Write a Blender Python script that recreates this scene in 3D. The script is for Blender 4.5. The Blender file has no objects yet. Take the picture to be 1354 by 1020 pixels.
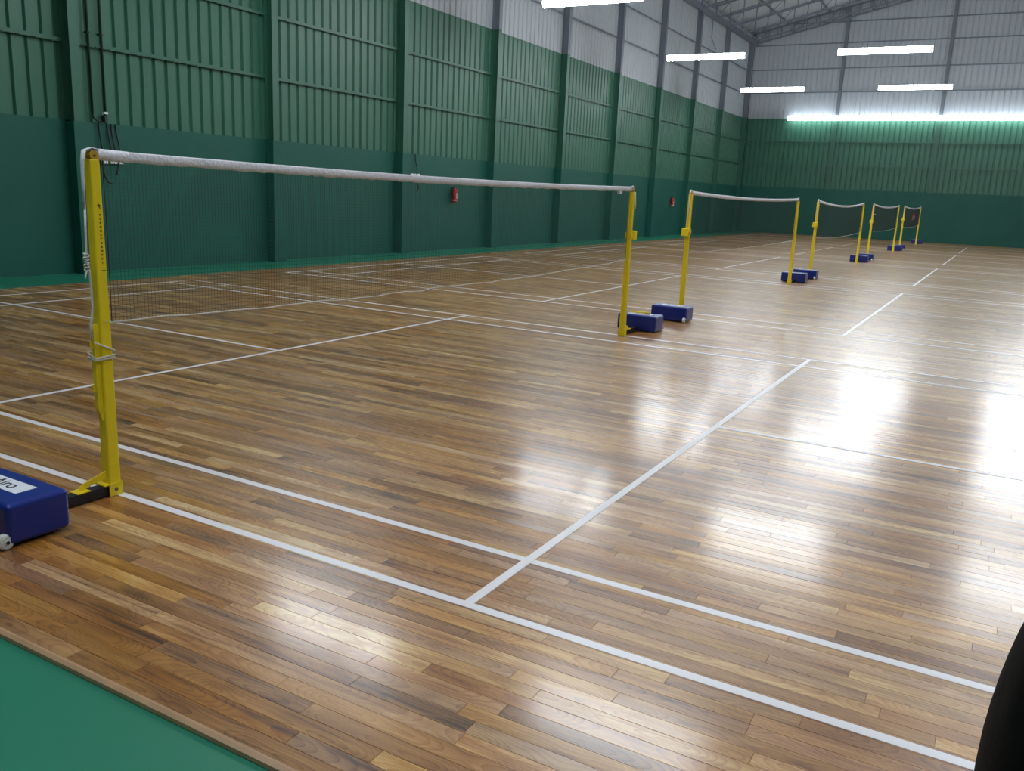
import bpy, bmesh, math, random
import numpy as np
from mathutils import Vector, Matrix

random.seed(7)
rng = np.random.default_rng(7)
scene = bpy.context.scene
COL = scene.collection

# ------------------------------------------------------------------ camera
F_PX = 1135.95
CAM = Vector((-2.3909, -3.4491, 1.4568))
YAW, PITCH, ROLL = 0.5117, -0.2228, 0.0450
fwd = Vector((math.cos(PITCH) * math.cos(YAW), math.cos(PITCH) * math.sin(YAW), math.sin(PITCH)))
rgt = Vector((math.sin(YAW), -math.cos(YAW), 0.0))
upv = rgt.cross(fwd)
c_, s_ = math.cos(ROLL), math.sin(ROLL)
rgt, upv = (c_ * rgt + s_ * upv), (-s_ * rgt + c_ * upv)
cam_d = bpy.data.cameras.new('camera')
cam_d.sensor_fit = 'HORIZONTAL'
cam_d.sensor_width = 36.0
cam_d.lens = 36.0 * F_PX / 1354.0
cam_d.clip_start = 0.05
cam_d.clip_end = 200
cam = bpy.data.objects.new('camera', cam_d)
COL.objects.link(cam)
cam.matrix_world = Matrix((
    (rgt.x, upv.x, -fwd.x, CAM.x),
    (rgt.y, upv.y, -fwd.y, CAM.y),
    (rgt.z, upv.z, -fwd.z, CAM.z),
    (0, 0, 0, 1)))
scene.camera = cam


def px(p):
    d = Vector(p) - CAM
    z = d.dot(fwd)
    if z < 0.1:
        return None
    return 677 + F_PX * d.dot(rgt) / z, 510 - F_PX * d.dot(upv) / z


# ------------------------------------------------------------------ world, exposure
world = bpy.data.worlds.new('world')
scene.world = world
world.use_nodes = True
world.node_tree.nodes['Background'].inputs[0].default_value = (0.02, 0.02, 0.022, 1)
world.node_tree.nodes['Background'].inputs[1].default_value = 0.3
vs = scene.view_settings
vs.view_transform = 'Standard'
vs.look = 'None'
vs.gamma = 1
vs.exposure = 0.0
vs.use_curve_mapping = False
LAMP = 80.0          # emission of the tube diffusers

# ------------------------------------------------------------------ dimensions (metres)
WALL_Y = 8.524       # columned wall
END_X = 41.18        # wall at the end of the hall
BACK_X = -6.2
LEDGE = 2.17
PAINT = 5.37
EAVE = 8.70
SLOPE = 0.235
PITCH_C = 7.982      # court to court
WOOD_X0 = -0.975
WOOD_Y = 7.23
COL_X0, COL_P = 5.525, 3.86
SUB = -0.02          # level of the green floor


# ------------------------------------------------------------------ materials
def srgb(r, g, b):
    f = lambda c: (c / 255 / 12.92) if c / 255 <= 0.04045 else ((c / 255 + 0.055) / 1.055) ** 2.4
    return (f(r), f(g), f(b), 1.0)


def new_mat(name):
    m = bpy.data.materials.new(name)
    m.use_nodes = True
    nt = m.node_tree
    b = nt.nodes['Principled BSDF']
    return m, nt, b


def simple(name, col, rough=0.5, metal=0.0, vary=0.08, scale=6.0, bump=0.0, bscale=40.0, spec=0.5, coat=0.0):
    m, nt, b = new_mat(name)
    N, L = nt.nodes, nt.links
    tc = N.new('ShaderNodeTexCoord')
    nz = N.new('ShaderNodeTexNoise')
    nz.inputs['Scale'].default_value = scale
    nz.inputs['Detail'].default_value = 5
    L.new(tc.outputs['Object'], nz.inputs['Vector'])
    mx = N.new('ShaderNodeMixRGB')
    mx.inputs[1].default_value = tuple(c * (1 - vary) for c in col[:3]) + (1,)
    mx.inputs[2].default_value = tuple(min(1, c * (1 + vary)) for c in col[:3]) + (1,)
    L.new(nz.outputs['Fac'], mx.inputs[0])
    L.new(mx.outputs[0], b.inputs['Base Color'])
    b.inputs['Roughness'].default_value = rough
    b.inputs['Metallic'].default_value = metal
    b.inputs['Specular IOR Level'].default_value = spec
    b.inputs['Coat Weight'].default_value = coat
    if bump > 0:
        n2 = N.new('ShaderNodeTexNoise')
        n2.inputs['Scale'].default_value = bscale
        n2.inputs['Detail'].default_value = 4
        L.new(tc.outputs['Object'], n2.inputs['Vector'])
        bp = N.new('ShaderNodeBump')
        bp.inputs['Strength'].default_value = bump
        bp.inputs['Distance'].default_value = 0.01
        L.new(n2.outputs['Fac'], bp.inputs['Height'])
        L.new(bp.outputs[0], b.inputs['Normal'])
    return m


def wood_mat():
    m, nt, b = new_mat('varnished_teak')
    N, L = nt.nodes, nt.links
    at = N.new('ShaderNodeAttribute')
    at.attribute_name = 'tone'
    sep = N.new('ShaderNodeSeparateColor')
    L.new(at.outputs['Color'], sep.inputs[0])
    geo = N.new('ShaderNodeNewGeometry')
    off = N.new('ShaderNodeCombineXYZ')
    mul = N.new('ShaderNodeMath'); mul.operation = 'MULTIPLY'; mul.inputs[1].default_value = 57.0
    L.new(sep.outputs[1], mul.inputs[0])
    L.new(mul.outputs[0], off.inputs[0]); L.new(mul.outputs[0], off.inputs[2])
    add = N.new('ShaderNodeVectorMath'); add.operation = 'ADD'
    L.new(geo.outputs['Position'], add.inputs[0]); L.new(off.outputs[0], add.inputs[1])

    def noise(sx, sy, detail, dist, rough=0.55):
        sc = N.new('ShaderNodeVectorMath'); sc.operation = 'MULTIPLY'
        sc.inputs[1].default_value = (sx, sy, 1.0)
        L.new(add.outputs[0], sc.inputs[0])
        n = N.new('ShaderNodeTexNoise')
        n.inputs['Scale'].default_value = 1.0
        n.inputs['Detail'].default_value = detail
        n.inputs['Roughness'].default_value = rough
        n.inputs['Distortion'].default_value = dist
        L.new(sc.outputs[0], n.inputs['Vector'])
        return n.outputs['Fac']

    broad = noise(16, 1.3, 3, 0.6)      # growth bands
    fine = noise(150, 4.0, 4, 0.3)      # pores
    blot = noise(7, 2.2, 3, 1.6)        # figure and knots
    def math_(op, a, bb):
        k = N.new('ShaderNodeMath'); k.operation = op
        for i, v in enumerate((a, bb)):
            if isinstance(v, (int, float)):
                k.inputs[i].default_value = v
            else:
                L.new(v, k.inputs[i])
        return k.outputs[0]

    # growth rings cut at a slant: distance from a heart that wanders along the board
    bl = N.new('ShaderNodeAttribute'); bl.attribute_name = 'board_local'
    bs = N.new('ShaderNodeSeparateXYZ'); L.new(bl.outputs['Vector'], bs.inputs[0])
    hx = N.new('ShaderNodeCombineXYZ')
    L.new(math_('MULTIPLY', bs.outputs[1], 1.7), hx.inputs[0]); L.new(mul.outputs[0], hx.inputs[1])
    hn = N.new('ShaderNodeTexNoise'); hn.inputs['Scale'].default_value = 1.0; hn.inputs['Detail'].default_value = 2.0
    L.new(hx.outputs[0], hn.inputs['Vector'])
    heart = math_('SUBTRACT', math_('MULTIPLY', hn.outputs['Fac'], 0.26), 0.10)
    warp = math_('MULTIPLY', math_('SUBTRACT', blot, 0.5), 0.022)
    dx = math_('ADD', math_('ADD', bs.outputs[0], math_('MULTIPLY', math_('SUBTRACT', sep.outputs[2], 0.5), 0.07)), warp)
    rad = math_('SQRT', math_('ADD', math_('MULTIPLY', dx, dx), math_('MULTIPLY', heart, heart)), 0)
    ring = math_('FRACT', math_('MULTIPLY', rad, 105.0), 0)
    ring = math_('POWER', ring, 3.0)
    streak = N.new('ShaderNodeMapRange')
    streak.inputs['From Min'].default_value = 0.56; streak.inputs['From Max'].default_value = 0.72
    L.new(noise(34, 1.1, 4, 0.8), streak.inputs['Value'])
    t = math_('MULTIPLY', sep.outputs[0], 0.36)
    t = math_('ADD', t, math_('MULTIPLY', broad, 0.52))
    t = math_('ADD', t, math_('MULTIPLY', fine, 0.20))
    t = math_('ADD', t, math_('MULTIPLY', blot, 0.42))
    t = math_('SUBTRACT', t, math_('MULTIPLY', ring, 0.13))
    t = math_('SUBTRACT', t, math_('MULTIPLY', streak.outputs[0], 0.22))
    t = math_('SUBTRACT', t, 0.24)
    t = math_('ADD', math_('MULTIPLY', t, 1.30), -0.01)
    ramp = N.new('ShaderNodeValToRGB')
    cr = ramp.color_ramp
    cr.elements[0].position = 0.08; cr.elements[0].color = srgb(60, 38, 24)
    cr.elements[1].position = 0.95; cr.elements[1].color = srgb(208, 174, 124)
    for p, c in ((0.26, (97, 64, 40)), (0.44, (134, 93, 57)), (0.62, (162, 118, 75)), (0.8, (186, 145, 98))):
        e = cr.elements.new(p); e.color = srgb(*c)
    L.new(t, ramp.inputs[0])
    hs = N.new('ShaderNodeHueSaturation')
    L.new(ramp.outputs[0], hs.inputs['Color'])
    h = math_('ADD', math_('MULTIPLY', sep.outputs[2], 0.010), 0.496)
    L.new(h, hs.inputs['Hue'])
    s = math_('ADD', math_('MULTIPLY', sep.outputs[1], 0.25), 0.92)
    L.new(s, hs.inputs['Saturation'])
    L.new(hs.outputs[0], b.inputs['Base Color'])
    r = math_('ADD', math_('MULTIPLY', broad, 0.10), 0.30)
    L.new(r, b.inputs['Roughness'])
    b.inputs['IOR'].default_value = 1.45
    b.inputs['Specular IOR Level'].default_value = 0.48
    b.inputs['Coat Weight'].default_value = 0.5
    b.inputs['Coat Roughness'].default_value = 0.165
    b.inputs['Coat IOR'].default_value = 1.5
    # slight waviness of the lacquer, longer along the boards
    bp = N.new('ShaderNodeBump')
    bp.inputs['Strength'].default_value = 0.05
    bp.inputs['Distance'].default_value = 0.001
    L.new(math_('ADD', math_('MULTIPLY', broad, 1.0), math_('MULTIPLY', fine, 0.3)), bp.inputs['Height'])
    L.new(bp.outputs[0], b.inputs['Normal'])
    return m


def masonry_mat():
    m, nt, b = new_mat('green_painted_masonry')
    N, L = nt.nodes, nt.links
    geo = N.new('ShaderNodeNewGeometry')
    sx = N.new('ShaderNodeSeparateXYZ'); L.new(geo.outputs['Position'], sx.inputs[0])
    ad = N.new('ShaderNodeMath'); ad.operation = 'ADD'
    L.new(sx.outputs[0], ad.inputs[0]); L.new(sx.outputs[1], ad.inputs[1])
    cb = N.new('ShaderNodeCombineXYZ'); L.new(ad.outputs[0], cb.inputs[0]); L.new(sx.outputs[2], cb.inputs[1])
    br = N.new('ShaderNodeTexBrick')
    br.inputs['Scale'].default_value = 1.0
    br.inputs['Brick Width'].default_value = 0.4
    br.inputs['Row Height'].default_value = 0.2
    br.inputs['Mortar Size'].default_value = 0.006
    br.inputs['Mortar Smooth'].default_value = 0.6
    L.new(cb.outputs[0], br.inputs['Vector'])
    nz = N.new('ShaderNodeTexNoise'); nz.inputs['Scale'].default_value = 1.3; nz.inputs['Detail'].default_value = 6
    L.new(geo.outputs['Position'], nz.inputs['Vector'])
    mx = N.new('ShaderNodeMixRGB')
    mx.inputs[1].default_value = srgb(20, 82, 70); mx.inputs[2].default_value = srgb(27, 94, 82)
    L.new(nz.outputs['Fac'], mx.inputs[0]); L.new(mx.outputs[0], b.inputs['Base Color'])
    bp = N.new('ShaderNodeBump'); bp.inputs['Strength'].default_value = 0.12; bp.inputs['Distance'].default_value = 0.004
    bp.invert = True
    L.new(br.outputs['Fac'], bp.inputs['Height']); L.new(bp.outputs[0], b.inputs['Normal'])
    b.inputs['Roughness'].default_value = 0.6
    b.inputs['Specular IOR Level'].default_value = 0.35
    return m


def emit_mat(name, col, strength):
    m, nt, b = new_mat(name)
    b.inputs['Base Color'].default_value = (0.9, 0.9, 0.9, 1)
    b.inputs['Emission Color'].default_value = col
    b.inputs['Emission Strength'].default_value = strength
    return m


M = {}
M['wood'] = wood_mat()
M['masonry'] = masonry_mat()
M['nosing'] = simple('worn_wood_nosing', srgb(176, 140, 108), 0.35, vary=0.25, scale=9)
M['green_floor'] = simple('green_floor_paint', srgb(28, 118, 92), 0.42, vary=0.06, scale=3, bump=0.03, bscale=60)
M['clad_green'] = simple('green_sheet_paint', srgb(50, 104, 84), 0.5, vary=0.06, scale=1.2)
M['clad_white'] = simple('bare_sheet', srgb(182, 190, 198), 0.5, vary=0.05, scale=1.2)
M['steel_green'] = simple('green_steel_paint', srgb(46, 98, 80), 0.5, vary=0.06)
M['steel_grey'] = simple('grey_steel_paint', srgb(116, 124, 136), 0.5, vary=0.08)
M['roof'] = simple('roof_sheet', srgb(204, 210, 218), 0.5, vary=0.05)
M['line'] = simple('court_line_paint', srgb(226, 222, 226), 0.34, vary=0.03, scale=20)
M['yellow'] = simple('yellow_enamel', srgb(238, 210, 34), 0.36, vary=0.08, scale=14)
M['yellow_dark'] = simple('ochre_nylon', srgb(190, 150, 40), 0.5, vary=0.1)
M['blue'] = simple('blue_moulded_plastic', srgb(20, 42, 126), 0.28, vary=0.06, scale=8)
M['bar'] = simple('dark_navy_steel', srgb(22, 26, 36), 0.45, vary=0.1)
M['white'] = simple('white_vinyl', srgb(222, 226, 236), 0.45, vary=0.02)
M['black'] = simple('black_ink', srgb(18, 18, 22), 0.5, vary=0.05)
M['ink'] = simple('brown_black_ink', srgb(58, 44, 16), 0.5, vary=0.2, scale=60)
M['tape'] = simple('white_net_tape', srgb(218, 218, 228), 0.8, vary=0.10, scale=45, bump=0.6, bscale=70)
M['rope'] = simple('white_cotton_rope', srgb(214, 210, 204), 0.85, vary=0.12, scale=80, bump=0.5, bscale=250)
M['cord'] = simple('dark_net_cord', srgb(46, 36, 40), 0.8, vary=0.1)
M['wheel'] = simple('white_nylon_wheel', srgb(214, 214, 212), 0.4, vary=0.05)
M['bolt'] = simple('bolt_steel', srgb(120, 112, 90), 0.35, metal=0.8)
M['lamp'] = emit_mat('lit_diffuser', (0.90, 0.96, 1.0, 1), LAMP)
M['lamp_end'] = emit_mat('lit_diffuser_wall', (0.90, 0.96, 1.0, 1), LAMP * 0.16)
M['housing'] = simple('white_lamp_housing', srgb(216, 220, 224), 0.45, vary=0.02)
M['wire'] = simple('steel_wire', srgb(120, 124, 130), 0.4, metal=0.6)
M['cable'] = simple('black_cable', srgb(16, 20, 20), 0.5, vary=0.1)
M['conduit'] = simple('dark_green_conduit', srgb(26, 44, 38), 0.5, vary=0.1)
M['socket'] = simple('white_socket_plastic', srgb(226, 230, 232), 0.4, vary=0.02)
M['red'] = simple('red_enamel', srgb(172, 30, 38), 0.35, vary=0.08)
M['label'] = simple('pale_label', srgb(226, 200, 190), 0.5, vary=0.15, scale=60)
M['bag'] = simple('black_bag_cloth', srgb(17, 17, 18), 0.85, vary=0.2, scale=14, bump=0.35, bscale=14, spec=0.2)
M['strap'] = simple('black_webbing', srgb(24, 24, 26), 0.7, vary=0.2, scale=80)


# ------------------------------------------------------------------ mesh helper
class MB:
    def __init__(self):
        self.v, self.f = [], []

    def quad_strip(self, rings, close=True, cap=True):
        """rings: list of equal-length point lists; skins them"""
        b = len(self.v)
        n = len(rings[0])
        for r in rings:
            self.v += [tuple(p) for p in r]
        for i in range(len(rings) - 1):
            for j in range(n if close else n - 1):
                k = (j + 1) % n
                self.f.append((b + i * n + j, b + i * n + k, b + (i + 1) * n + k, b + (i + 1) * n + j))
        if cap and close:
            self.f.append(tuple(b + j for j in reversed(range(n))))
            self.f.append(tuple(b + (len(rings) - 1) * n + j for j in range(n)))
        return self

    def box(self, x0, x1, y0, y1, z0, z1):
        return self.quad_strip([[(x0, y0, z0), (x1, y0, z0), (x1, y1, z0), (x0, y1, z0)],
                                [(x0, y0, z1), (x1, y0, z1), (x1, y1, z1), (x0, y1, z1)]])

    def tube(self, pts, r, n=8, cap=True, flat=None):
        pts = [Vector(p) for p in pts]
        rings = []
        ref = None
        for i, p in enumerate(pts):
            t = (pts[min(i + 1, len(pts) - 1)] - pts[max(i - 1, 0)]).normalized()
            if ref is None:
                ref = Vector((0, 0, 1)) if abs(t.z) < 0.9 else Vector((1, 0, 0))
            a = t.cross(ref)
            if a.length < 1e-4:
                a = t.cross(Vector((0, 1, 0.3)))
            a.normalize()
            bb = a.cross(t).normalized()
            ref = bb
            rr = r[i] if isinstance(r, (list, tuple)) else r
            rings.append([p + rr * (math.cos(2 * math.pi * k / n) * a + math.sin(2 * math.pi * k / n) * bb) for k in range(n)])
        return self.quad_strip(rings, cap=cap)

    def beam(self, p, q, w, h, upd=Vector((0, 0, 1))):
        p, q = Vector(p), Vector(q)
        t = (q - p).normalized()
        a = t.cross(upd).normalized()
        u = a.cross(t)
        ring = lambda o: [o - a * w / 2 - u * h / 2, o + a * w / 2 - u * h / 2, o + a * w / 2 + u * h / 2, o - a * w / 2 + u * h / 2]
        return self.quad_strip([ring(p), ring(q)])

    def build(self, name, mat, parent=None, smooth=False):
        me = bpy.data.meshes.new(name)
        me.from_pydata([tuple(p) for p in self.v], [], self.f)
        bm = bmesh.new(); bm.from_mesh(me)
        bmesh.ops.recalc_face_normals(bm, faces=bm.faces)
        bm.to_mesh(me); bm.free()
        me.materials.append(mat)
        if smooth:
            me.polygons.foreach_set('use_smooth', [True] * len(me.polygons))
        o = bpy.data.objects.new(name, me)
        COL.objects.link(o)
        o.parent = parent
        return o


def bevel_obj(o, w, seg=2):
    bm = bmesh.new(); bm.from_mesh(o.data)
    bmesh.ops.bevel(bm, geom=bm.edges[:], offset=w, segments=seg, profile=0.5, affect='EDGES', clamp_overlap=True)
    bm.to_mesh(o.data); bm.free()
    o.data.polygons.foreach_set('use_smooth', [True] * len(o.data.polygons))
    md = o.modifiers.new('wn', 'WEIGHTED_NORMAL')
    md.keep_sharp = True
    return o


def empty(name, loc=(0, 0, 0), rz=0.0):
    o = bpy.data.objects.new(name, None)
    o.empty_display_size = 0.2
    COL.objects.link(o)
    o.location = loc
    o.rotation_euler = (0, 0, rz)
    return o


def tag(o, label=None, cat=None, group=None, kind=None):
    if label: o['label'] = label
    if cat: o['category'] = cat
    if group: o['group'] = group
    if kind: o['kind'] = kind
    return o


# ================================================================== FLOOR
floor = MB().box(BACK_X, END_X + 0.1, -WALL_Y - 0.1, WALL_Y + 0.1, SUB - 0.15, SUB).build('floor', M['green_floor'])
tag(floor, 'green painted floor carrying varnished brown wooden boards and white court lines', kind='structure')

# ---- wooden boards, laid along y
PW = 0.0605
GAP = 0.0007
rows = int((END_X - WOOD_X0) / PW)
boards = []
for r in range(rows):
    x0 = WOOD_X0 + r * PW
    y = -WOOD_Y - rng.uniform(0, 0.8)
    far = x0 > 14
    base = rng.uniform(-0.06, 0.06)
    while y < WOOD_Y:
        ln = rng.choice((0.45, 0.6, 0.75, 0.9, 0.9, 1.2)) + rng.uniform(-0.05, 0.05)
        a, b2 = max(y, -WOOD_Y), min(y + ln, WOOD_Y)
        if WOOD_Y - b2 < 0.12:
            b2 = WOOD_Y
        if b2 - a > 0.02:
            tone = min(1.0, max(0.0, rng.normal(0.5, 0.26) + base))
            boards.append((x0, x0 + PW, a, b2, tone, rng.uniform(), rng.uniform(), rng.uniform(-0.0002, 0.0002), float(np.clip(rng.normal(0, 0.0045), -0.010, 0.010)) * PW / 2))
        y = b2 if b2 == WOOD_Y else y + ln


def seen_area(bd):
    x0, x1, a, b2 = bd[:4]
    if x0 > 6:
        return 0
    pts = []
    n_in = 0
    for p in ((x0, a, 0), (x1, a, 0), (x1, b2, 0), (x0, b2, 0)):
        q = px(p)
        if q is None:
            return 0
        pts.append((min(1354, max(0, q[0])), min(1020, max(0, q[1]))))
    ar = 0
    for i in range(4):
        j = (i + 1) % 4
        ar += pts[i][0] * pts[j][1] - pts[j][0] * pts[i][1]
    return abs(ar) / 2


order = sorted(range(len(boards)), key=lambda i: -seen_area(boards[i]))
single = set(order[:300])


def board_geo(bd):
    x0, x1, a, b2, tone, o1, o2, dz, tl = bd
    g = GAP / 2
    z = dz
    zb = SUB
    c = 0.0008
    X0, X1, A, B = x0 + g, x1 - g, a + g, b2 - g
    v = [(X0, A, zb), (X1, A, zb), (X1, B, zb), (X0, B, zb),
         (X0, A, z - c - tl), (X1, A, z - c + tl), (X1, B, z - c + tl), (X0, B, z - c - tl),
         (X0 + c, A + c, z - tl), (X1 - c, A + c, z + tl), (X1 - c, B - c, z + tl), (X0 + c, B - c, z - tl)]
    f = [(0, 1, 5, 4), (1, 2, 6, 5), (2, 3, 7, 6), (3, 0, 4, 7), (4, 5, 9, 8), (5, 6, 10, 9), (6, 7, 11, 10), (7, 4, 8, 11), (8, 9, 10, 11)]
    return v, f


def board_mesh(name, lst, origin=(0, 0, 0)):
    V, Fc, T, BL = [], [], [], []
    for bd in lst:
        v, f = board_geo(bd)
        b0 = len(V)
        V += [(p[0] - origin[0], p[1] - origin[1], p[2] - origin[2]) for p in v]
        Fc += [tuple(i + b0 for i in q) for q in f]
        T += [bd[4], bd[5], bd[6], 1.0] * len(v)
        xm, ym = (bd[0] + bd[1]) / 2, (bd[2] + bd[3]) / 2
        for p in v:
            BL += [p[0] - xm, p[1] - ym, 0.0]
    me = bpy.data.meshes.new(name)
    me.from_pydata(V, [], Fc)
    at = me.attributes.new('tone', 'FLOAT_COLOR', 'POINT')
    at.data.foreach_set('color', T)
    bl = me.attributes.new('board_local', 'FLOAT_VECTOR', 'POINT')
    bl.data.foreach_set('vector', BL)
    me.materials.append(M['wood'])
    return me


for i in order[:300]:
    bd = boards[i]
    org = ((bd[0] + bd[1]) / 2, (bd[2] + bd[3]) / 2, 0)
    o = bpy.data.objects.new('plank', board_mesh('plank', [bd], org))
    COL.objects.link(o)
    o.location = org
    o.parent = floor
rest = bpy.data.objects.new('plank_field', board_mesh('plank_field', [boards[i] for i in range(len(boards)) if i not in single]))
COL.objects.link(rest)
rest.parent = floor
rest['kind'] = 'stuff'

# ---- nosing strips along the edges of the wood
nb = MB()
nb.quad_strip([[(WOOD_X0 - 0.022, y, SUB + 0.002), (WOOD_X0 - 0.020, y, -0.006), (WOOD_X0 - 0.008, y, -0.0004), (WOOD_X0, y, 0.0), (WOOD_X0, y, SUB + 0.002)]
               for y in (-WOOD_Y - 0.02, WOOD_Y + 0.02)])
tag(nb.build('trim_1', M['nosing']), kind='structure')
nb = MB()
nb.quad_strip([[(x, WOOD_Y, 0.0), (x, WOOD_Y + 0.008, -0.0004), (x, WOOD_Y + 0.022, -0.008), (x, WOOD_Y + 0.024, SUB + 0.002), (x, WOOD_Y, SUB + 0.002)]
               for x in (WOOD_X0, END_X)])
tag(nb.build('trim_2', M['nosing']), kind='structure')
nb = MB()
nb.quad_strip([[(x, -WOOD_Y, 0.0), (x, -WOOD_Y - 0.008, -0.0004), (x, -WOOD_Y - 0.022, -0.008), (x, -WOOD_Y - 0.024, SUB + 0.002), (x, -WOOD_Y, SUB + 0.002)]
               for x in (WOOD_X0, END_X)])
tag(nb.build('trim_3', M['nosing']), kind='structure')

# ---- court lines (painted strips)
LW = 0.02
for k in range(5):
    X = k * PITCH_C
    L_ = []
    for xc in (0.02, 0.48, 5.683, 6.098):
        L_.append((X + xc - LW, X + xc + LW, -6.70, 6.70))
    for yc in (6.68, 5.92, -5.92, -6.68):
        L_.append((X + 0.0, X + 6.118, yc - LW, yc + LW))
    for yc in (1.969, -1.948):
        L_.append((X + 0.0, X + 6.118, yc - LW, yc + LW))
    L_.append((X + 3.05 - LW, X + 3.05 + LW, 1.969, 6.70))
    L_.append((X + 3.05 - LW, X + 3.05 + LW, -6.70, -1.948))
    for n_, (x0, x1, y0, y1) in enumerate(L_):
        z1 = 0.0011 + 0.00005 * n_
        o = MB().box(x0, x1, y0, y1, -0.0006, z1).build('court_line', M['line'], floor)

# ================================================================== LEFT WALL
wl = MB().box(BACK_X, END_X + 0.2, WALL_Y, WALL_Y + 0.24, SUB - 0.1, LEDGE).build('wall_left', M['masonry'])
tag(wl, 'tall green wall of masonry below and ribbed metal sheets above with columns', kind='structure')

cols_x = [COL_X0 + COL_P * k for k in range(-3, 10)]
RIB = COL_P / 17


def rib_profile(s0, s1):
    """points (s, depth) of the ribbed sheet between two stations; ribs run outward"""
    pts = []
    n = max(1, round((s1 - s0) / RIB))
    w = (s1 - s0) / n
    for i in range(n):
        a = s0 + i * w
        pts += [(a, 0.0), (a + w - 0.075, 0.0), (a + w - 0.055, 0.038), (a + w - 0.022, 0.038)]
    pts.append((s1, 0.0))
    return pts


def sheet_x(name, x0, x1, z0, z1, mat, parent, y=WALL_Y + 0.02, sgn=1):
    pr_ = rib_profile(x0, x1)
    mb = MB()
    for (s, d) in pr_:
        mb.v += [(s, y + sgn * d, z0), (s, y + sgn * d, z1)]
    for i in range(len(pr_) - 1):
        mb.f.append((2 * i, 2 * i + 2, 2 * i + 3, 2 * i + 1))
    return mb.build(name, mat, parent)


edges_x = [BACK_X] + [x for x in cols_x if x > BACK_X + 0.5] + [END_X]
for a, b2 in zip(edges_x[:-1], edges_x[1:]):
    sheet_x('cladding_sheet', a, b2, LEDGE - 0.01, PAINT, M['clad_green'], wl)
    sheet_x('cladding_sheet', a, b2, PAINT, EAVE + 0.45, M['clad_white'], wl)
for x in cols_x:
    if x < BACK_X + 0.3:
        continue
    p = MB().box(x, x + 0.30, WALL_Y - 0.20, WALL_Y, SUB, LEDGE - 0.02).build('pilaster', M['masonry'], wl)
    bevel_obj(p, 0.006, 2)
    # steel I column, lower part painted green
    for z0, z1, mt in ((LEDGE - 0.02, PAINT, M['steel_green']), (PAINT, EAVE + 0.1, M['steel_grey'])):
        mb = MB()
        xo = x + 0.02
        mb.box(xo, xo + 0.15, WALL_Y - 0.19, WALL_Y - 0.178, z0, z1)
        mb.box(xo + 0.071, xo + 0.079, WALL_Y - 0.178, WALL_Y + 0.0, z0, z1)
        mb.box(xo, xo + 0.15, WALL_Y + 0.0, WALL_Y + 0.012, z0, z1)
        mb.build('steel_column', mt, wl)
for z, mt in ((3.25, 'steel_green'), (4.30, 'steel_green'), (6.43, 'steel_grey'), (7.50, 'steel_grey')):
    for a, b2 in zip(edges_x[:-1], edges_x[1:]):
        mb = MB()
        mb.box(a + 0.1, b2, WALL_Y - 0.035, WALL_Y - 0.029, z - 0.03, z + 0.025)
        mb.box(a + 0.1, b2, WALL_Y - 0.029, WALL_Y + 0.018, z + 0.019, z + 0.025)
        n = int((b2 - a) / RIB)
        for i in range(n):
            xx = a + (i + 0.35) * RIB
            mb.box(xx, xx + 0.018, WALL_Y - 0.043, WALL_Y - 0.035, z - 0.04, z - 0.012)
        mb.build('girt', M[mt], wl)

# eave beam
MB().box(BACK_X, END_X, WALL_Y - 0.20, WALL_Y - 0.04, EAVE - 0.02, EAVE + 0.18).build('eave_beam', M['steel_grey'], wl)

# ================================================================== END WALL
we = MB().box(END_X, END_X + 0.24, -WALL_Y - 0.2, WALL_Y + 0.2, SUB - 0.1, LEDGE + 0.03).build('wall_end', M['masonry'])
tag(we, 'green end wall with grey ribbed metal gable above the lamps', kind='structure')


def roof_z(y):
    return EAVE + 0.62 + SLOPE * (WALL_Y - abs(y))


def sheet_y(name, y0, y1, z0, z1f, mat, parent, x, sgn):
    pr_ = rib_profile(y0, y1)
    mb = MB()
    for (s, d) in pr_:
        mb.v += [(x + sgn * d, s, z0), (x + sgn * d, s, z1f(s))]
    for i in range(len(pr_) - 1):
        mb.f.append((2 * i, 2 * i + 2, 2 * i + 3, 2 * i + 1))
    return mb.build(name, mat, parent)


ys = [-WALL_Y, -4.36, 0.0, 4.36, WALL_Y]
for a, b2 in zip(ys[:-1], ys[1:]):
    sheet_y('cladding_sheet', a, b2, LEDGE + 0.02, lambda s: PAINT + 0.02, M['clad_green'], we, END_X + 0.02, 1)
    sheet_y('cladding_sheet', a, b2, PAINT + 0.02, lambda s: roof_z(s) + 0.05, M['clad_white'], we, END_X + 0.02, 1)
for y in ys[1:-1]:
    for z0, z1, mt in ((LEDGE, PAINT, M['steel_green']), (PAINT, roof_z(y) - 0.1, M['steel_grey'])):
        mb = MB()
        mb.box(END_X - 0.15, END_X - 0.14, y - 0.07, y + 0.07, z0, z1)
        mb.box(END_X - 0.14, END_X, y - 0.004, y + 0.004, z0, z1)
        mb.box(END_X, END_X + 0.012, y - 0.07, y + 0.07, z0, z1)
        mb.build('steel_column', mt, we)
for z, mt in ((3.25, 'steel_green'), (4.35, 'steel_green'), (6.56, 'steel_grey'), (7.61, 'steel_grey'), (8.71, 'steel_grey'), (9.62, 'steel_grey')):
    lim = WALL_Y if z < 9 else WALL_Y - (z - EAVE - 0.5) / SLOPE
    MB().box(END_X - 0.03, END_X + 0.015, -lim, lim, z - 0.025, z + 0.025).build('girt', M[mt], we)

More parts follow.
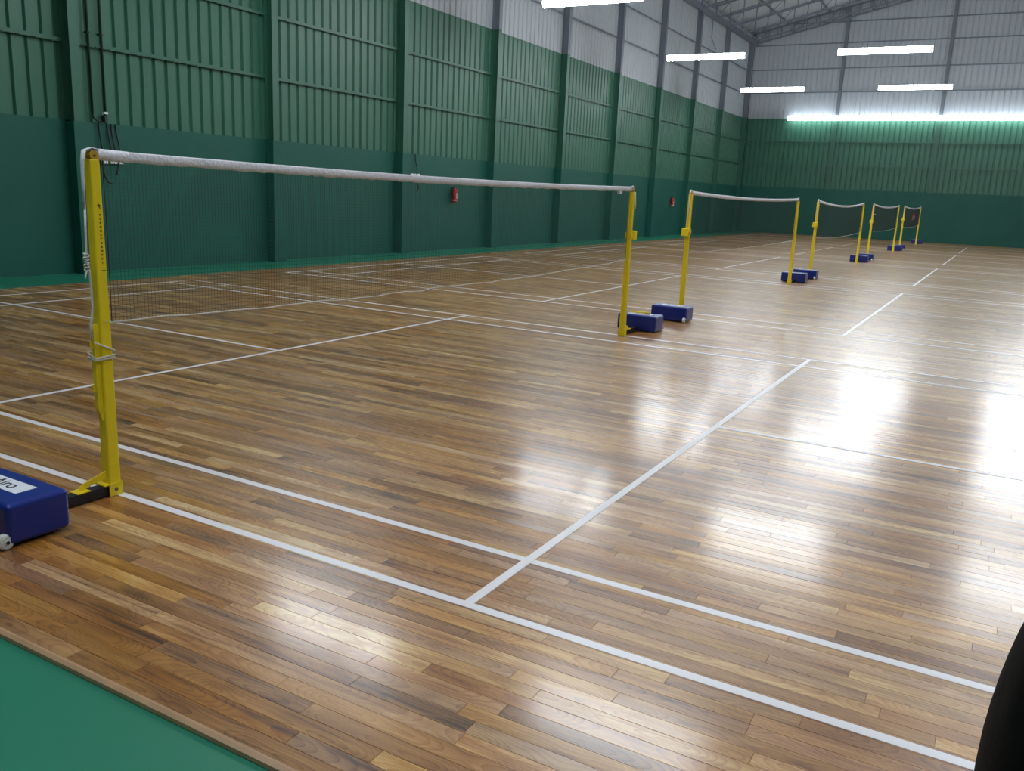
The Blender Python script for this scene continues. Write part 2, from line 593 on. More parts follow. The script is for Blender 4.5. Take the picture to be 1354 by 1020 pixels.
# ================================================================== RIGHT AND BACK WALLS (outside the picture)
wr = MB().box(BACK_X, END_X + 0.2, -WALL_Y - 0.24, -WALL_Y, SUB - 0.1, LEDGE).build('wall_right', M['masonry'])
tag(wr, kind='structure')
for a, b2 in zip(edges_x[:-1], edges_x[1:]):
    sheet_x('cladding_sheet', a, b2, LEDGE - 0.01, PAINT, M['clad_green'], wr, -WALL_Y - 0.02, -1)
    sheet_x('cladding_sheet', a, b2, PAINT, EAVE + 0.45, M['clad_white'], wr, -WALL_Y - 0.02, -1)
for x in cols_x:
    if x > BACK_X + 0.3:
        MB().box(x, x + 0.30, -WALL_Y, -WALL_Y + 0.2, SUB, LEDGE - 0.02).build('pilaster', M['masonry'], wr)
        MB().box(x + 0.02, x + 0.17, -WALL_Y, -WALL_Y + 0.19, LEDGE - 0.02, EAVE + 0.1).build('steel_column', M['steel_grey'], wr)
wb = MB().box(BACK_X - 0.24, BACK_X, -WALL_Y - 0.2, WALL_Y + 0.2, SUB - 0.1, LEDGE).build('wall_back', M['masonry'])
tag(wb, kind='structure')
for a, b2 in zip(ys[:-1], ys[1:]):
    sheet_y('cladding_sheet', a, b2, LEDGE - 0.01, lambda s: PAINT, M['clad_green'], wb, BACK_X - 0.02, -1)
    sheet_y('cladding_sheet', a, b2, PAINT, lambda s: roof_z(s) + 0.05, M['clad_white'], wb, BACK_X - 0.02, -1)

# ================================================================== ROOF
mb = MB()
yy = [-WALL_Y - 0.25, 0.0, WALL_Y + 0.25]
for y in yy:
    for x in (BACK_X - 0.25, END_X + 0.25):
        mb.v.append((x, y, roof_z(y) if abs(y) < WALL_Y else EAVE + 0.56))
for y in yy:
    for x in (BACK_X - 0.25, END_X + 0.25):
        mb.v.append((x, y, (roof_z(y) if abs(y) < WALL_Y else EAVE + 0.56) + 0.06))
mb.f = [(0, 1, 3, 2), (2, 3, 5, 4), (6, 8, 9, 7), (8, 10, 11, 9), (0, 6, 7, 1), (4, 5, 11, 10), (0, 2, 8, 6), (2, 4, 10, 8), (1, 7, 9, 3), (3, 9, 11, 5)]
ceil = mb.build('ceiling', M['roof'])
tag(ceil, 'pitched metal roof carried on ladder-like lattice rafters', kind='structure')
tx = []
for i, x in enumerate(cols_x):
    if x < BACK_X + 0.3:
        continue
    tx += [x + 0.095, x + 0.095 + COL_P / 2]
tx = [x for x in tx if x < END_X - 0.2] + [END_X - 0.12]
for x in tx:
    mb = MB()
    for sg in (1, -1):
        b0 = (x, sg * (WALL_Y - 0.05), EAVE + 0.08)
        b1 = (x, 0, EAVE + 0.08 + SLOPE * WALL_Y)
        t0 = (x, sg * (WALL_Y - 0.05), EAVE + 0.54)
        t1 = (x, 0, EAVE + 0.54 + SLOPE * WALL_Y)
        mb.beam(b0, b1, 0.06, 0.06)
        mb.beam(t0, t1, 0.06, 0.06)
    tr = mb.build('roof_truss', M['steel_grey'], ceil)
    mb = MB()
    for sg in (1, -1):
        n = 15
        for j in range(n):
            y = (WALL_Y - 0.1) * (1 - j / n)
            zb = EAVE + 0.08 + SLOPE * (WALL_Y - y)
            mb.beam((x, sg * y, zb), (x, sg * y, zb + 0.46), 0.035, 0.035, Vector((0, 1, 0)))
            if j % 3 == 0:
                y2 = (WALL_Y - 0.1) * (1 - (j + 1) / n)
                z2 = EAVE + 0.54 + SLOPE * (WALL_Y - y2)
                mb.beam((x, sg * y, zb), (x, sg * y2, z2), 0.025, 0.025)
    mb.build('web', M['steel_grey'], tr)
for y in (7.0, 5.2, 3.4, 1.6, -1.6, -3.4, -5.2, -7.0):
    MB().box(BACK_X, END_X, y - 0.03, y + 0.03, roof_z(y) - 0.075, roof_z(y) - 0.005).build('purlin', M['steel_grey'], ceil)


# ================================================================== LAMPS
def lamp_section(w, h, n=10):
    """half-round diffuser, flat on top"""
    pts = [(-w / 2, 0.0)]
    for i in range(n + 1):
        a = math.pi + math.pi * i / n
        pts.append((w / 2 * math.cos(a), -0.012 + h * math.sin(a)))
    pts.append((w / 2, 0.0))
    return pts


def batten(x, y, z, length, label, group, wall=False):
    root = empty('batten_light', (x, y, z))
    tag(root, label, 'light', group)
    sec = lamp_section(0.24, 0.17) if wall else lamp_section(0.17, 0.11)
    hl = length / 2
    ringf = lambda yy, s: [(p[0] * s, yy, p[1] * s) for p in sec]
    d = MB().quad_strip([ringf(-hl + 0.02, 1), ringf(hl - 0.02, 1)])
    d.build('diffuser', M['lamp_end' if wall else 'lamp'], root)
    hs = MB().box(-0.055, 0.055, -hl + 0.01, hl - 0.01, 0.0, 0.035).build('housing', M['housing'], root)
    bevel_obj(hs, 0.008, 2)
    for s in (-1, 1):
        mb = MB()
        ya, yb = sorted((s * (hl - 0.02), s * hl))
        mb.quad_strip([ringf(ya, 1.06), ringf(yb, 1.06)])
        mb.build('end_cap', M['housing'], root)
    for s in ((-0.5, 0.5) if wall else (-0.7, 0.7)):
        if wall:
            MB().box(0.03, END_X - 0.001 - x, s * hl - 0.02, s * hl + 0.02, 0.01, 0.03).build('wall_bracket', M['wire'], root)
        else:
            yy = y + s * hl
            MB().tube([(0, s * hl, 0.03), (0, s * hl, (roof_z(yy) - 0.002 if min(abs(x - q) for q in tx) > 0.06 else EAVE + 0.047 + SLOPE * (WALL_Y - abs(yy))) - z)], 0.003, 5).build('suspension_wire', M['wire'], root)
    return root


ROWS = ((7.05, 5.42, 'first and second'), (15.22, 5.43, 'second and third'), (23.0, 5.45, 'third and fourth'), (30.95, 5.48, 'fourth and fifth'))
for x, z, nm in ROWS:
    for y, side in ((4.92, 'nearest the columned wall'), (0.12, 'middle of its row'), (-4.68, 'farthest from the columned wall')):
        batten(x, y, z + 0.05, 2.33, 'white tube lamp between %s courts, %s' % (nm, side), 'tube lamps hanging in rows between the courts')
for y, side in ((0.12, 'middle of its row'), (-4.68, 'farthest from the columned wall')):  # pair out of view, inferred from row pattern, added to light the foreground
    batten(-0.93, y, 5.47, 2.33, 'unseen white tube lamp added above the green mat edge, %s' % side, 'tube lamps hanging in rows between the courts')
for i, nm in enumerate(('first', 'second', 'third', 'fourth', 'fifth')):
    ln = 2.62
    batten(END_X - 0.30, 6.56 - ln / 2 - ln * i, 5.46, ln, 'white tube lamp in the end wall row, %s from columned wall' % nm, 'tube lamps in a row on the end wall', True)


# ================================================================== NET POSTS
def rounded_box(name, x0, x1, y0, y1, z0, z1, rad, mat, parent, seg=3):
    o = MB().box(x0, x1, y0, y1, z0, z1).build(name, mat, parent)
    return bevel_obj(o, rad, seg)


_txt = {}


def text_mesh(body, size):
    cu = bpy.data.curves.new('lettering', 'FONT')
    cu.body = body
    cu.size = size
    cu.extrude = 0.0003
    cu.offset = size * 0.012
    cu.align_x = 'CENTER'
    ob = bpy.data.objects.new('lettering', cu)
    COL.objects.link(ob)
    dg = bpy.context.evaluated_depsgraph_get()
    me = bpy.data.meshes.new_from_object(ob.evaluated_get(dg))
    bpy.data.objects.remove(ob)
    me.materials.clear()
    me.materials.append(M['black'])
    return me


AIRO = text_mesh('Airo', 0.082)


def make_post(x, rz, label, winch, box_in=0.36, marks=False, cleat=False, height=1.545):
    """local frame: the net runs towards +x, the counterweight stands at -x"""
    root = empty('net_post', (x, 0, 0), rz)
    tag(root, label, 'post', 'yellow net posts with blue counterweights')
    # tapered square tube
    rings = []
    for z, w in ((0.0012, 0.0295), (height - 0.05, 0.0225), (height - 0.046, 0.0215)):
        c = w * 0.82
        rings.append([(-w, -c, z), (-c, -w, z), (c, -w, z), (w, -c, z), (w, c, z), (c, w, z), (-c, w, z), (-w, c, z)])
    up = MB().quad_strip(rings).build('upright', M['yellow'], root)
    # pulley at the head
    mb = MB()
    n = 20
    for (yy0, yy1, r) in ((-0.019, -0.012, 0.020), (-0.012, 0.012, 0.015), (0.012, 0.019, 0.020)):
        mb.quad_strip([[(r * math.cos(2 * math.pi * k / n), yy, height - 0.030 + r * math.sin(2 * math.pi * k / n)) for k in range(n)] for yy in (yy0, yy1)])
    pu = mb.build('pulley', M['yellow_dark'], root)
    mb = MB()
    mb.tube([(0, -0.024, height - 0.03), (0, 0.024, height - 0.03)], 0.005, 8)
    mb.build('axle', M['bolt'], pu)
    # foot bracket with bolt
    mb = MB()
    mb.box(-0.036, 0.032, -0.036, -0.030, 0.002, 0.062)
    mb.box(-0.036, 0.032, 0.030, 0.036, 0.002, 0.062)
    mb.box(-0.060, -0.031, -0.036, 0.036, 0.056, 0.062)
    br = mb.build('foot_bracket', M['yellow'], root)
    mb = MB()
    mb.tube([(-0.004, -0.041, 0.032), (-0.004, -0.035, 0.032)], 0.009, 6)
    mb.build('bolt', M['bolt'], br)
    # sloping brace with foot plate on the bar
    mb = MB()
    mb.quad_strip([[(-0.027, yy, 0.118), (-0.140, yy, 0.088), (-0.158, yy, 0.077), (-0.164, yy, 0.058), (-0.142, yy, 0.058), (-0.134, yy, 0.066), (-0.027, yy, 0.084)] for yy in (-0.004, 0.004)])
    mb.box(-0.190, -0.126, -0.030, 0.030, 0.0545, 0.059)
    mb.build('brace', M['yellow'], root)
    # dark bar out to the counterweight
    bar = MB().box(-box_in - 0.10, -0.030, -0.024, 0.024, 0.004, 0.054).build('base_bar', M['bar'], root)
    bevel_obj(bar, 0.003, 1)
    # counterweight
    bx0, bx1 = -box_in - 0.262, -box_in
    hy = 0.24 if marks else 0.225
    wbx = rounded_box('counterweight', bx0, bx1, -hy, hy, 0.012, 0.182, 0.022, M['blue'], root, 4)
    mb = MB()
    cxm = bx0 + 0.145
    mb.box(cxm - 0.046, cxm + 0.046, -0.135, 0.135, 0.1815, 0.1828)
    st = mb.build('sticker', M['white'], wbx)
    st['label'] = 'white sticker lettered Airo'
    tx_ = bpy.data.objects.new('lettering', AIRO)
    COL.objects.link(tx_)
    tx_.parent = wbx
    tx_.location = (cxm - 0.024, 0.012, 0.1831)
    tx_.rotation_euler = (0, 0, -math.pi / 2)
    for yy in (-hy + 0.035, hy - 0.035):
        mb = MB()
        s = 1 if yy > 0 else -1
        for (ya, yb, r) in ((0.0, 0.026, 0.030), (0.026, 0.030, 0.024), (0.030, 0.034, 0.011)):
            mb.quad_strip([[(bx0 - 0.004 + r * math.cos(2 * math.pi * k / 18), yy + s * q, 0.032 + r * math.sin(2 * math.pi * k / 18)) for k in range(18)] for q in (ya, yb)])
        mb.build('wheel', M['wheel'], root)
        MB().tube([(bx0 + 0.0 - 0.004, yy + s * 0.033, 0.032), (bx0 - 0.004, yy + s * 0.037, 0.032)], 0.007, 8).build('hub', M['bar'], root)
    if winch:
        mb = MB()
        mb.box(-0.105, -0.020, -0.045, 0.045, 1.010, 1.105)
        w_ = mb.build('winch', M['yellow'], root)
        bevel_obj(w_, 0.006, 2)
        mb = MB()
        mb.box(-0.034, 0.034, -0.034, 0.034, 1.030, 1.085)
        mb.build('winch_collar', M['yellow'], root)
        mb = MB()
        mb.tube([(-0.07, -0.044, 1.055), (-0.07, -0.062, 1.055)], 0.012, 10)
        mb.build('winch_spindle', M['yellow_dark'], w_)
    if cleat:
        mb = MB()
        mb.quad_strip([[(-0.026, -0.012, 0.36), (-0.026, 0.012, 0.36), (-0.034, 0.012, 0.36), (-0.034, -0.012, 0.36)],
                       [(-0.024, -0.012, 0.42), (-0.024, 0.012, 0.42), (-0.050, 0.012, 0.42), (-0.050, -0.012, 0.42)],
                       [(-0.022, -0.012, 0.78), (-0.022, 0.012, 0.78), (-0.052, 0.012, 0.78), (-0.052, -0.012, 0.78)],
                       [(-0.022, -0.008, 0.80), (-0.022, 0.008, 0.80), (-0.040, 0.008, 0.80), (-0.040, -0.008, 0.80)]])
        mb.build('cleat_plate', M['yellow'], root)
        for zz in (0.70, 0.50):
            MB().tube([(-0.052, 0, zz), (-0.060, 0, zz), (-0.062, 0, zz + 0.03)], 0.004, 6).build('cleat_peg', M['yellow'], root)
    if marks:
        # column of small printed marks, too fine to read, on the face towards the court edge
        mb = MB()
        rr = random.Random(3)
        z = 1.315

        def face(zz):
            return -(0.0295 - 0.007 * zz / 1.495) - 0.0004
        def mark(xc, zz, w, h):
            yf = face(zz)
            mb.box(xc - w / 2, xc + w / 2, yf - 0.0004, yf + 0.0006, zz - h / 2, zz + h / 2)
        mark(0.004, 1.318, 0.016, 0.0035); mark(0.004, 1.316, 0.004, 0.016); mark(0.008, 1.306, 0.003, 0.012)
        for i in range(13):
            zz = 1.277 - i * 0.0172
            w = rr.uniform(0.006, 0.010)
            mark(0.006, zz + 0.003, w, 0.0025)
            mark(0.006 - w / 2 + 0.0015, zz, 0.0025, rr.uniform(0.006, 0.010))
            if rr.random() < 0.7:
                mark(0.006 + w / 2 - 0.0015, zz, 0.0025, rr.uniform(0.005, 0.009))
            if rr.random() < 0.6:
                mark(0.006, zz - 0.003, w, 0.0025)
        mark(0.008, 1.038, 0.018, 0.003)
        mb.build('printed_marks', M['ink'], up)['kind'] = 'stuff'
    return root


ORD = ('first', 'second', 'third', 'fourth', 'fifth')
for k in range(5):
    X = k * PITCH_C
    make_post(X, 0.0, 'yellow post with blue weight, mat side of %s net from green mat' % ORD[k],
              winch=(k > 0), box_in=0.36 if k == 0 else (0.20 if k == 1 else 0.30), marks=(k == 0), cleat=(k == 0), height=1.555)
    make_post(X + 6.1, math.pi, 'yellow post with blue weight, end-wall side of %s net from green mat' % ORD[k],
              winch=(k == 0), box_in=0.38 if k == 0 else 0.30, cleat=(k > 0), height=1.545)


# ================================================================== NETS
def make_net(k, sag, bsag):
    X = k * PITCH_C
    root = empty('badminton_net', (X, 0, 0))
    tag(root, 'dark mesh badminton net with white top tape, %s net from the green mat' % ORD[k], 'net', 'badminton nets stretched across the courts')
    x0, x1 = 0.05, 6.04
    rr = random.Random(11 + k)
    ztop = lambda x: 1.552 - sag * 4 * ((x / 6.1) * (1 - x / 6.1))
    w1 = [rr.uniform(-1, 1) for _ in range(40)]

    def wob(x, a):
        t = x / 6.1 * 38
        i = int(t); f = t - i
        f = f * f * (3 - 2 * f)
        return a * (w1[i] * (1 - f) + w1[i + 1] * f)
    zbot = lambda x: 0.803 - bsag * 4 * ((x / 6.1) * (1 - x / 6.1)) + wob(x, 0.006)
    # top tape, folded cloth with soft wrinkles
    n = 150
    rings = []
    for i in range(n + 1):
        x = 0.012 + (6.088 - 0.012) * i / n
        zt = ztop(x)
        h = 0.046
        wv = 0.0025 * math.sin(i * 1.9) + rr.uniform(-0.0018, 0.0018)
        hh = h + rr.uniform(-0.003, 0.003)
        rings.append([(x, -0.0045 + wv * 0.6, zt - hh), (x, -0.0075 + wv, zt - h * 0.55), (x, -0.006 + wv * 0.5, zt - h * 0.15), (x, -0.002, zt), (x, 0.002, zt),
                      (x, 0.006 + wv * 0.5, zt - h * 0.15), (x, 0.0075 + wv, zt - h * 0.55), (x, 0.0045 + wv * 0.6, zt - hh)])
    MB().quad_strip(rings).build('top_tape', M['tape'], root, smooth=True)
    # mesh
    V, Fc = [], []
    r = 0.00055
    nx = int((x1 - x0) / 0.0195)
    nz = 38
    seg = 24

    def strip(pts, ax):
        b = len(V)
        for p in pts:
            if ax == 'x':
                V.extend([(p[0], p[1] - r, p[2] - r), (p[0], p[1] + r, p[2] - r), (p[0], p[1], p[2] + r)])
            else:
                V.extend([(p[0] - r, p[1] - r, p[2]), (p[0] + r, p[1] - r, p[2]), (p[0], p[1] + r, p[2])])
        for i in range(len(pts) - 1):
            for j in range(3):
                q = (j + 1) % 3
                Fc.append((b + i * 3 + j, b + i * 3 + q, b + i * 3 + 3 + q, b + i * 3 + 3 + j))
    bulge = lambda x, t: 0.02 * math.sin(math.pi * t) * math.sin(math.pi * x / 6.1) * (1 if k % 2 else -0.4)
    for j in range(1, nz):
        t = j / nz
        strip([(x, bulge(x, t), (ztop(x) - 0.045) * (1 - t) + zbot(x) * t) for x in (x0 + (x1 - x0) * i / seg for i in range(seg + 1))], 'x')
    for i in range(nx + 1):
        x = x0 + (x1 - x0) * i / nx
        strip([(x, bulge(x, t), (ztop(x) - 0.045) * (1 - t) + zbot(x) * t) for t in (0, 0.25, 0.5, 0.75, 1)], 'z')
    me = bpy.data.meshes.new('netting')
    me.from_pydata(V, [], Fc)
    me.materials.append(M['cord'])
    o = bpy.data.objects.new('netting', me)
    COL.objects.link(o)
    o.parent = root
    # bottom cord and side cords
    MB().tube([(x, bulge(x, 1) + wob(x, 0.004), zbot(x)) for x in (x0 + (x1 - x0) * i / 76 for i in range(77))], 0.0042, 6).build('bottom_cord', M['rope'], root, smooth=True)
    for xs, s in ((x0, 1), (x1, -1)):
        MB().tube([(xs, 0, ztop(xs) - 0.04), (xs + 0.004 * s, 0, 1.15), (xs, 0, zbot(xs))], 0.002, 5).build('side_cord', M['cord'], root)
        MB().tube([(xs, 0, zbot(xs)), (xs - 0.02 * s, -0.01, zbot(xs) + 0.004), (xs - 0.05 * s, -0.034, zbot(xs) + 0.012)], 0.003, 5).build('tie', M['rope'], root)
    if k == 0:
        # tape end folded over the post head, tension rope down the outer side, knot and lashing
        mb = MB()
        pts = [(0.11, -0.022, 1.5), (0.03, -0.020, 1.54), (0.0, -0.0, 1.556), (-0.030, 0.0, 1.545), (-0.040, 0.0, 1.50), (-0.043, 0.0, 1.40), (-0.045, 0, 1.30)]
        w = [0.0, 0.012, 0.015, 0.015, 0.012, 0.008, 0.0055]
        rg = [[(0.034, -0.012, 1.549), (0.034, -0.012, 1.552), (0.034, 0, 1.554), (0.034, 0.012, 1.552), (0.034, 0.012, 1.549)]]
        for (p, ww) in zip(pts[2:], w[2:]):
            rg.append([(p[0] - 0.007, -ww, p[2]), (p[0] - 0.003, -ww, p[2] + 0.002), (p[0] + 0.004, 0, p[2] + 0.003), (p[0] - 0.003, ww, p[2] + 0.002), (p[0] - 0.007, ww, p[2])])
        mb.quad_strip(rg)
        mb.build('tape_end', M['tape'], root, smooth=True)
        sl = []
        for x, h in ((0.024, 0.044), (0.03, 0.047), (0.12, 0.048), (0.15, 0.048), (0.168, 0.046), (0.172, 0.043)):
            zt = 1.5555 - x * 0.03
            sl.append([(x, -0.012, zt - h), (x, -0.0155, zt - h * 0.5), (x, -0.010, zt), (x, 0.010, zt), (x, 0.0155, zt - h * 0.5), (x, 0.012, zt - h)])
        MB().quad_strip(sl).build('tape_sleeve', M['tape'], root, smooth=True)
        MB().tube([(-0.046, 0, 1.32), (-0.050, 0.0, 1.2), (-0.053, 0, 1.12), (-0.052, 0, 1.07), (-0.047, -0.004, 1.04), (-0.044, -0.004, 0.98), (-0.042, -0.004, 0.88), (-0.0575, -0.006, 0.80), (-0.058, -0.006, 0.73)], 0.0048, 8).build('tension_rope', M['rope'], root, smooth=True)
        kp = []
        for i in range(44):
            a = i * 0.95
            kp.append((-0.054 + 0.009 * math.cos(a) + 0.003 * math.sin(2.3 * i), 0.010 * math.sin(a), 1.115 - 0.0017 * i + 0.004 * math.sin(1.7 * i)))
        kp += [(-0.058, -0.004, 1.04), (-0.068, -0.008, 1.022), (-0.072, -0.008, 1.005)]
        MB().tube(kp, 0.0038, 6).build('knot', M['rope'], root, smooth=True)
        lp = []
        corners = [(-0.062, -0.031), (0.031, -0.034), (0.031, 0.031), (-0.056, 0.031)]
        zs = [0.725, 0.680, 0.676, 0.672, 0.652, 0.660, 0.656, 0.652, 0.645, 0.648, 0.645, 0.643]
        seq = [0, 1, 2, 3, 0, 1, 2, 3, 0, 1, 2, 3]
        for q, zz in zip(seq, zs):
            lp.append((corners[q][0], corners[q][1], zz))
        MB().tube(lp, 0.0042, 6).build('rope_lashing', M['rope'], root)
    else:
        for xs, s in ((0.0, -1), (6.1, 1)):
            mb = MB()
            mb.tube([(xs + 0.03 * -s, 0, 1.545), (xs, 0, 1.556), (xs + 0.034 * s, 0, 1.53), (xs + 0.036 * s, 0, 1.40), (xs + 0.034 * s, 0, 1.10)], [0.012, 0.012, 0.009, 0.006, 0.004], 7)
            mb.build('tension_rope', M['rope'], root, smooth=True)
    if k == 0:
        mb = MB()
        mb.tube([(6.07, 0, 1.545), (6.10, 0, 1.553), (6.134, 0, 1.53), (6.136, 0, 1.36), (6.133, 0, 1.11)], [0.012, 0.012, 0.009, 0.006, 0.004], 7)
        mb.build('tension_rope', M['rope'], root, smooth=True)
        mb = MB()
        mb.tube([(6.12, -0.028, 1.50), (6.128, -0.032, 1.43), (6.150, -0.030, 1.36), (6.146, -0.030, 1.33), (6.125, -0.030, 1.40), (6.118, -0.028, 1.48)], 0.0035, 6)
        mb.build('rope_loop', M['rope'], root, smooth=True)
        MB().box(5.74, 5.80, -0.014, 0.014, 1.475, 1.50).build('velcro_tab', M['tape'], root)
    if k == 3:
        MB().box(0.25, 0.55, -0.006, 0.002, 1.235, 1.262).build('white_tag', M['white'], root)
    return root


for k, (sg, bs) in enumerate(((0.024, 0.04), (0.04, 0.03), (0.09, 0.06), (0.07, 0.05), (0.07, 0.05))):
    make_net(k, sg, bs)

# crank lying on the counterweight of the first net's far post
ck = empty('winch_crank', (6.60, 0.0, 0.185))
tag(ck, 'yellow crank handle lying on the blue counterweight at the end-wall side of first net', 'crank')
MB().tube([(0.0, 0.12, 0.012), (0.02, 0.02, 0.012), (0.03, -0.06, 0.014)], 0.010, 8).build('crank_arm', M['yellow'], ck)
MB().tube([(0.03, -0.06, 0.012), (-0.04, -0.12, 0.014)], 0.013, 8).build('crank_grip', M['yellow_dark'], ck)


# ================================================================== WALL FITTINGS
def extinguisher(loc, facing, label):
    root = empty('fire_extinguisher', loc, facing)   # local -y is away from the wall
    tag(root, label, 'extinguisher', 'wall-mounted fire extinguishers')
    prof = [(0.012, 0.0), (0.058, 0.0), (0.064, 0.012), (0.064, 0.27), (0.056, 0.305), (0.034, 0.328), (0.020, 0.336), (0.018, 0.35)]
    n = 20
    body = MB().quad_strip([[(r * math.cos(2 * math.pi * k / n), -0.085 + r * math.sin(2 * math.pi * k / n), z) for k in range(n)] for r, z in prof]).build('cylinder', M['red'], root, smooth=True)
    lab = MB()
    m_ = 10
    for z in (0.09, 0.22):
        for i in range(m_ + 1):
            a = -math.pi / 2 + math.radians(-20 + 100 * i / m_)
            lab.v.append((0.0648 * math.cos(a), -0.085 + 0.0648 * math.sin(a), z))
    for i in range(m_):
        lab.f.append((i, i + 1, m_ + 2 + i, m_ + 1 + i))
    lab.build('label_band', M['label'], body)
    lb = MB()
    lb.quad_strip([[(0.0652 * math.cos(2 * math.pi * k / n), -0.085 + 0.0652 * math.sin(2 * math.pi * k / n), z) for k in range(n)] for z in (0.045, 0.065)], cap=False)
    lb.build('base_band', M['label'], body)
    hv = MB()
    hv.box(-0.016, 0.016, -0.105, -0.065, 0.345, 0.375)
    hv.beam((0, -0.085, 0.37), (0.09, -0.085, 0.40), 0.02, 0.008)
    hv.beam((0, -0.085, 0.355), (0.09, -0.085, 0.362), 0.02, 0.008)
    hv.build('valve_lever', M['bar'], root)
    MB().tube([(-0.015, -0.085, 0.36), (-0.06, -0.09, 0.36), (-0.082, -0.09, 0.31), (-0.080, -0.09, 0.2), (-0.074, -0.09, 0.10)], 0.009, 8).build('hose', M['black'], root, smooth=True)
    MB().box(-0.02, 0.02, -0.022, -0.001, 0.18, 0.36).build('wall_bracket', M['bar'], root)
    return root


extinguisher((15.5, WALL_Y, 1.12), 0, 'red fire extinguisher on green columned wall beside the single white socket box')
extinguisher((31.15, WALL_Y, 1.12), 0, 'red fire extinguisher on the green columned wall near the end wall corner')
extinguisher((END_X, 0.52, 0.93), -math.pi / 2, 'red fire extinguisher hanging on the green end wall behind the fifth net')

# conduits on the sheeting and cables below them
for x, ttl in ((5.92, 'thin dark conduit running up the ribbed sheets right beside a steel column'), (6.13, 'thin dark conduit up the ribbed sheets with white clip at its foot')):
    root = empty('conduit', (x, WALL_Y, 0))
    tag(root, ttl, 'conduit', 'conduits on the columned wall')
    zb = 2.28
    MB().tube([(0, -0.068, zb), (0, -0.068, EAVE - 0.03)], 0.018, 8).build('pipe', M['conduit'], root, smooth=True)
    if x < 6:
        MB().tube([(0, -0.068, zb), (0.02, -0.068, 2.22), (0.08, -0.068, 2.195), (0.135, -0.068, 2.19)], 0.014, 8).build('bend', M['conduit'], root, smooth=True)
    else:
        MB().box(-0.03, 0.03, -0.092, -0.044, zb + 0.02, zb + 0.05).build('clip', M['socket'], root)
        MB().box(-0.022, 0.022, -0.085, -0.0, 2.18, zb).build('junction_box', M['conduit'], root)
    for zz in (3.4, 4.6, 5.8):
        MB().box(-0.022, 0.022, -0.090, -0.001, zz, zz + 0.02).build('saddle', M['conduit'], root)

cables = [
    ([(6.05, 2.17), (6.045, 1.95), (6.05, 1.72), (6.04, 1.55), (6.07, 1.38), (6.14, 1.30), (6.20, 1.31)], 'black cable looping down past the double white socket beside the steel column'),
    ([(6.19, 2.17), (6.185, 1.95), (6.20, 1.70)], 'short straight black cable dropping to the small-socket end of the wide white socket'),
    ([(6.255, 2.17), (6.25, 1.95), (6.27, 1.70)], 'short straight black cable dropping to the middle of the wide white socket'),
    ([(6.325, 2.17), (6.335, 1.95), (6.345, 1.70), (6.30, 1.56), (6.27, 1.42)], 'black cable dropping behind the wide white socket and hanging below it'),
    ([(13.97, 2.17), (13.95, 2.0), (13.98, 1.84), (13.95, 1.6), (14.05, 1.42), (13.98, 1.34)], 'black cable hanging beside a column past the single white socket'),
]
for pts, lab in cables:
    P3 = []
    for i in range(len(pts) - 1):
        for q in range(5):
            t = q / 5
            P3.append((pts[i][0] * (1 - t) + pts[i + 1][0] * t, WALL_Y - 0.013 - 0.05 * min(1, max(0, (2.1 - pts[i][1] * (1 - t) - pts[i + 1][1] * t) / 0.25)), pts[i][1] * (1 - t) + pts[i + 1][1] * t))
    P3.append((pts[-1][0], WALL_Y - 0.063, pts[-1][1]))
    for _ in range(3):
        P3 = [P3[0]] + [tuple((P3[i - 1][j] + 2 * P3[i][j] + P3[i + 1][j]) / 4 for j in range(3)) for i in range(1, len(P3) - 1)] + [P3[-1]]
    o = MB().tube(P3, 0.012, 6).build('cable', M['cable'], smooth=True)
    tag(o, lab, 'cable', 'loose cables on the columned wall')
for (x0, x1, z0, z1, lab) in ((6.05, 6.15, 1.585, 1.685, 'small square white socket box on green wall beside hanging cables'),
                             (6.19, 6.41, 1.59, 1.69, 'wide white socket box on green wall beside hanging cables'),
                             (13.72, 14.12, 1.63, 1.74, 'single white socket box on green wall below the second cable drop')):
    root = empty('socket_box', ((x0 + x1) / 2, WALL_Y, z0))
    tag(root, lab, 'socket', 'white socket boxes on the columned wall')
    w = (x1 - x0) / 2
    h = z1 - z0
    b_ = MB().box(-w, w, -0.045, 0.0, 0, h).build('housing', M['socket'], root)
    bevel_obj(b_, 0.006, 2)
    nsock = 1 if w < 0.08 else 2
    for i in range(nsock):
        cx = (i - (nsock - 1) / 2) * w
        MB().box(cx - 0.03, cx + 0.03, -0.048, -0.044, h * 0.2, h * 0.8).build('face_plate', M['housing'], root)
        MB().box(cx - 0.012, cx + 0.012, -0.050, -0.047, h * 0.4, h * 0.55).build('outlet', M['bar'], root)

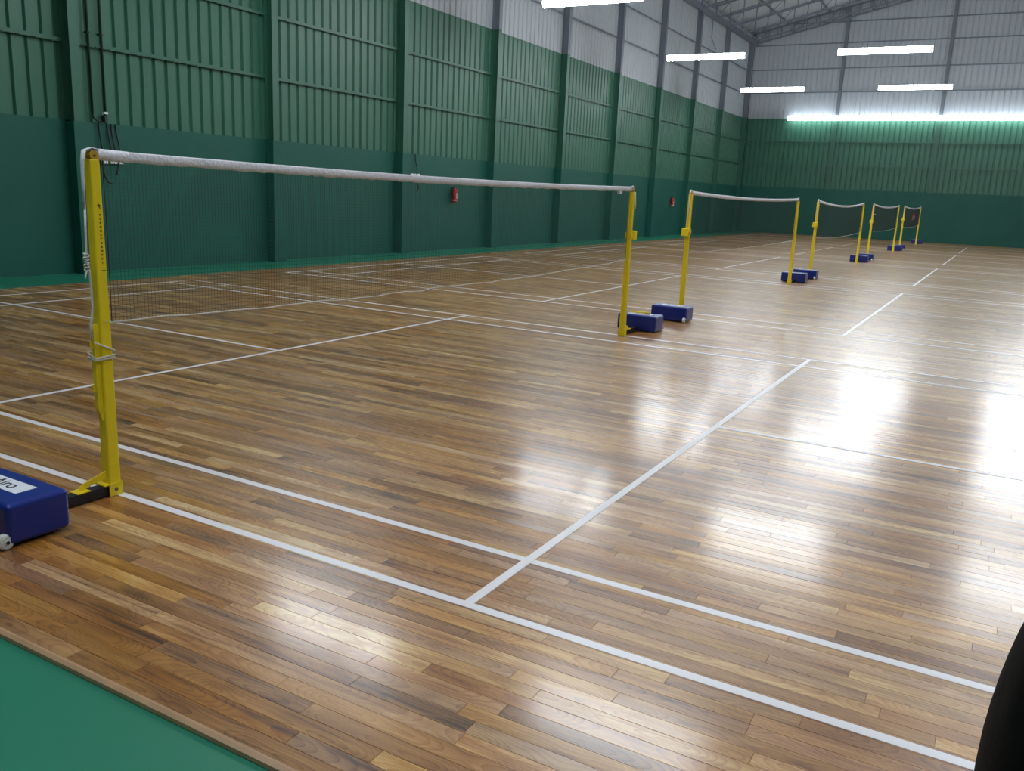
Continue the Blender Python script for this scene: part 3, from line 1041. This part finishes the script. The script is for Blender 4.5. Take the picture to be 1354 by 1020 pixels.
# hooked rod high on the wall near the far corner
rod = MB()
rod.tube([(34.2, WALL_Y - 0.10, EAVE - 0.021), (34.2, WALL_Y - 0.10, 7.95), (34.9, WALL_Y - 0.10, 7.62)], 0.02, 6)
tag(rod.build('hook_rod', M['steel_grey']), 'thin grey rod with a bent foot hanging below the eave near the far corner', 'rod')

# ================================================================== BLACK BAG
bag = empty('kit_bag', (-0.78, -3.705, 0.001), math.radians(8))
tag(bag, 'tall soft black bag standing on the boards beside the green mat', 'bag')
prof = [(0.0, 0.130, 0.085), (0.012, 0.150, 0.10), (0.10, 0.160, 0.115), (0.30, 0.168, 0.125), (0.50, 0.170, 0.125), (0.60, 0.164, 0.12), (0.70, 0.152, 0.11), (0.80, 0.134, 0.095), (0.86, 0.108, 0.075), (0.895, 0.07, 0.05), (0.905, 0.03, 0.02)]
n = 32
rings = []
for (z, hw, hd) in prof:
    ring = []
    for j in range(n):
        a = 2 * math.pi * j / n
        ca, sa = math.cos(a), math.sin(a)
        e = 0.62
        wr_ = 1 + 0.012 * math.sin(5 * a + z * 14) + 0.008 * math.sin(9 * a - z * 23)
        ring.append((hd * wr_ * math.copysign(abs(ca) ** e, ca), hw * wr_ * math.copysign(abs(sa) ** e, sa), z))
    rings.append(ring)
body = MB().quad_strip(rings).build('bag_body', M['bag'], bag, smooth=True)
sd = body.modifiers.new('sub', 'SUBSURF'); sd.levels = 1; sd.render_levels = 1
MB().tube([(0.0, -0.05, 0.895), (0.0, -0.045, 0.95), (0.0, 0.0, 0.97), (0.0, 0.045, 0.95), (0.0, 0.05, 0.895)], 0.011, 8).build('carry_handle', M['strap'], bag, smooth=True)
for s in (-1, 1):
    MB().quad_strip([[(x + dx, s * 0.075 + dy, z) for dx, dy in ((0, -0.022), (0, 0.022), (-0.006, 0.022), (-0.006, -0.022))] for x, z in ((-0.085, 0.80), (-0.135, 0.70), (-0.165, 0.50), (-0.15, 0.30), (-0.118, 0.14))]).build('shoulder_strap', M['strap'], bag)
MB().tube([(0.119, 0.1 * math.cos(t), 0.42 + 0.24 * math.sin(t)) for t in [math.pi * i / 12 for i in range(13)]], 0.004, 6).build('zip', M['strap'], bag)
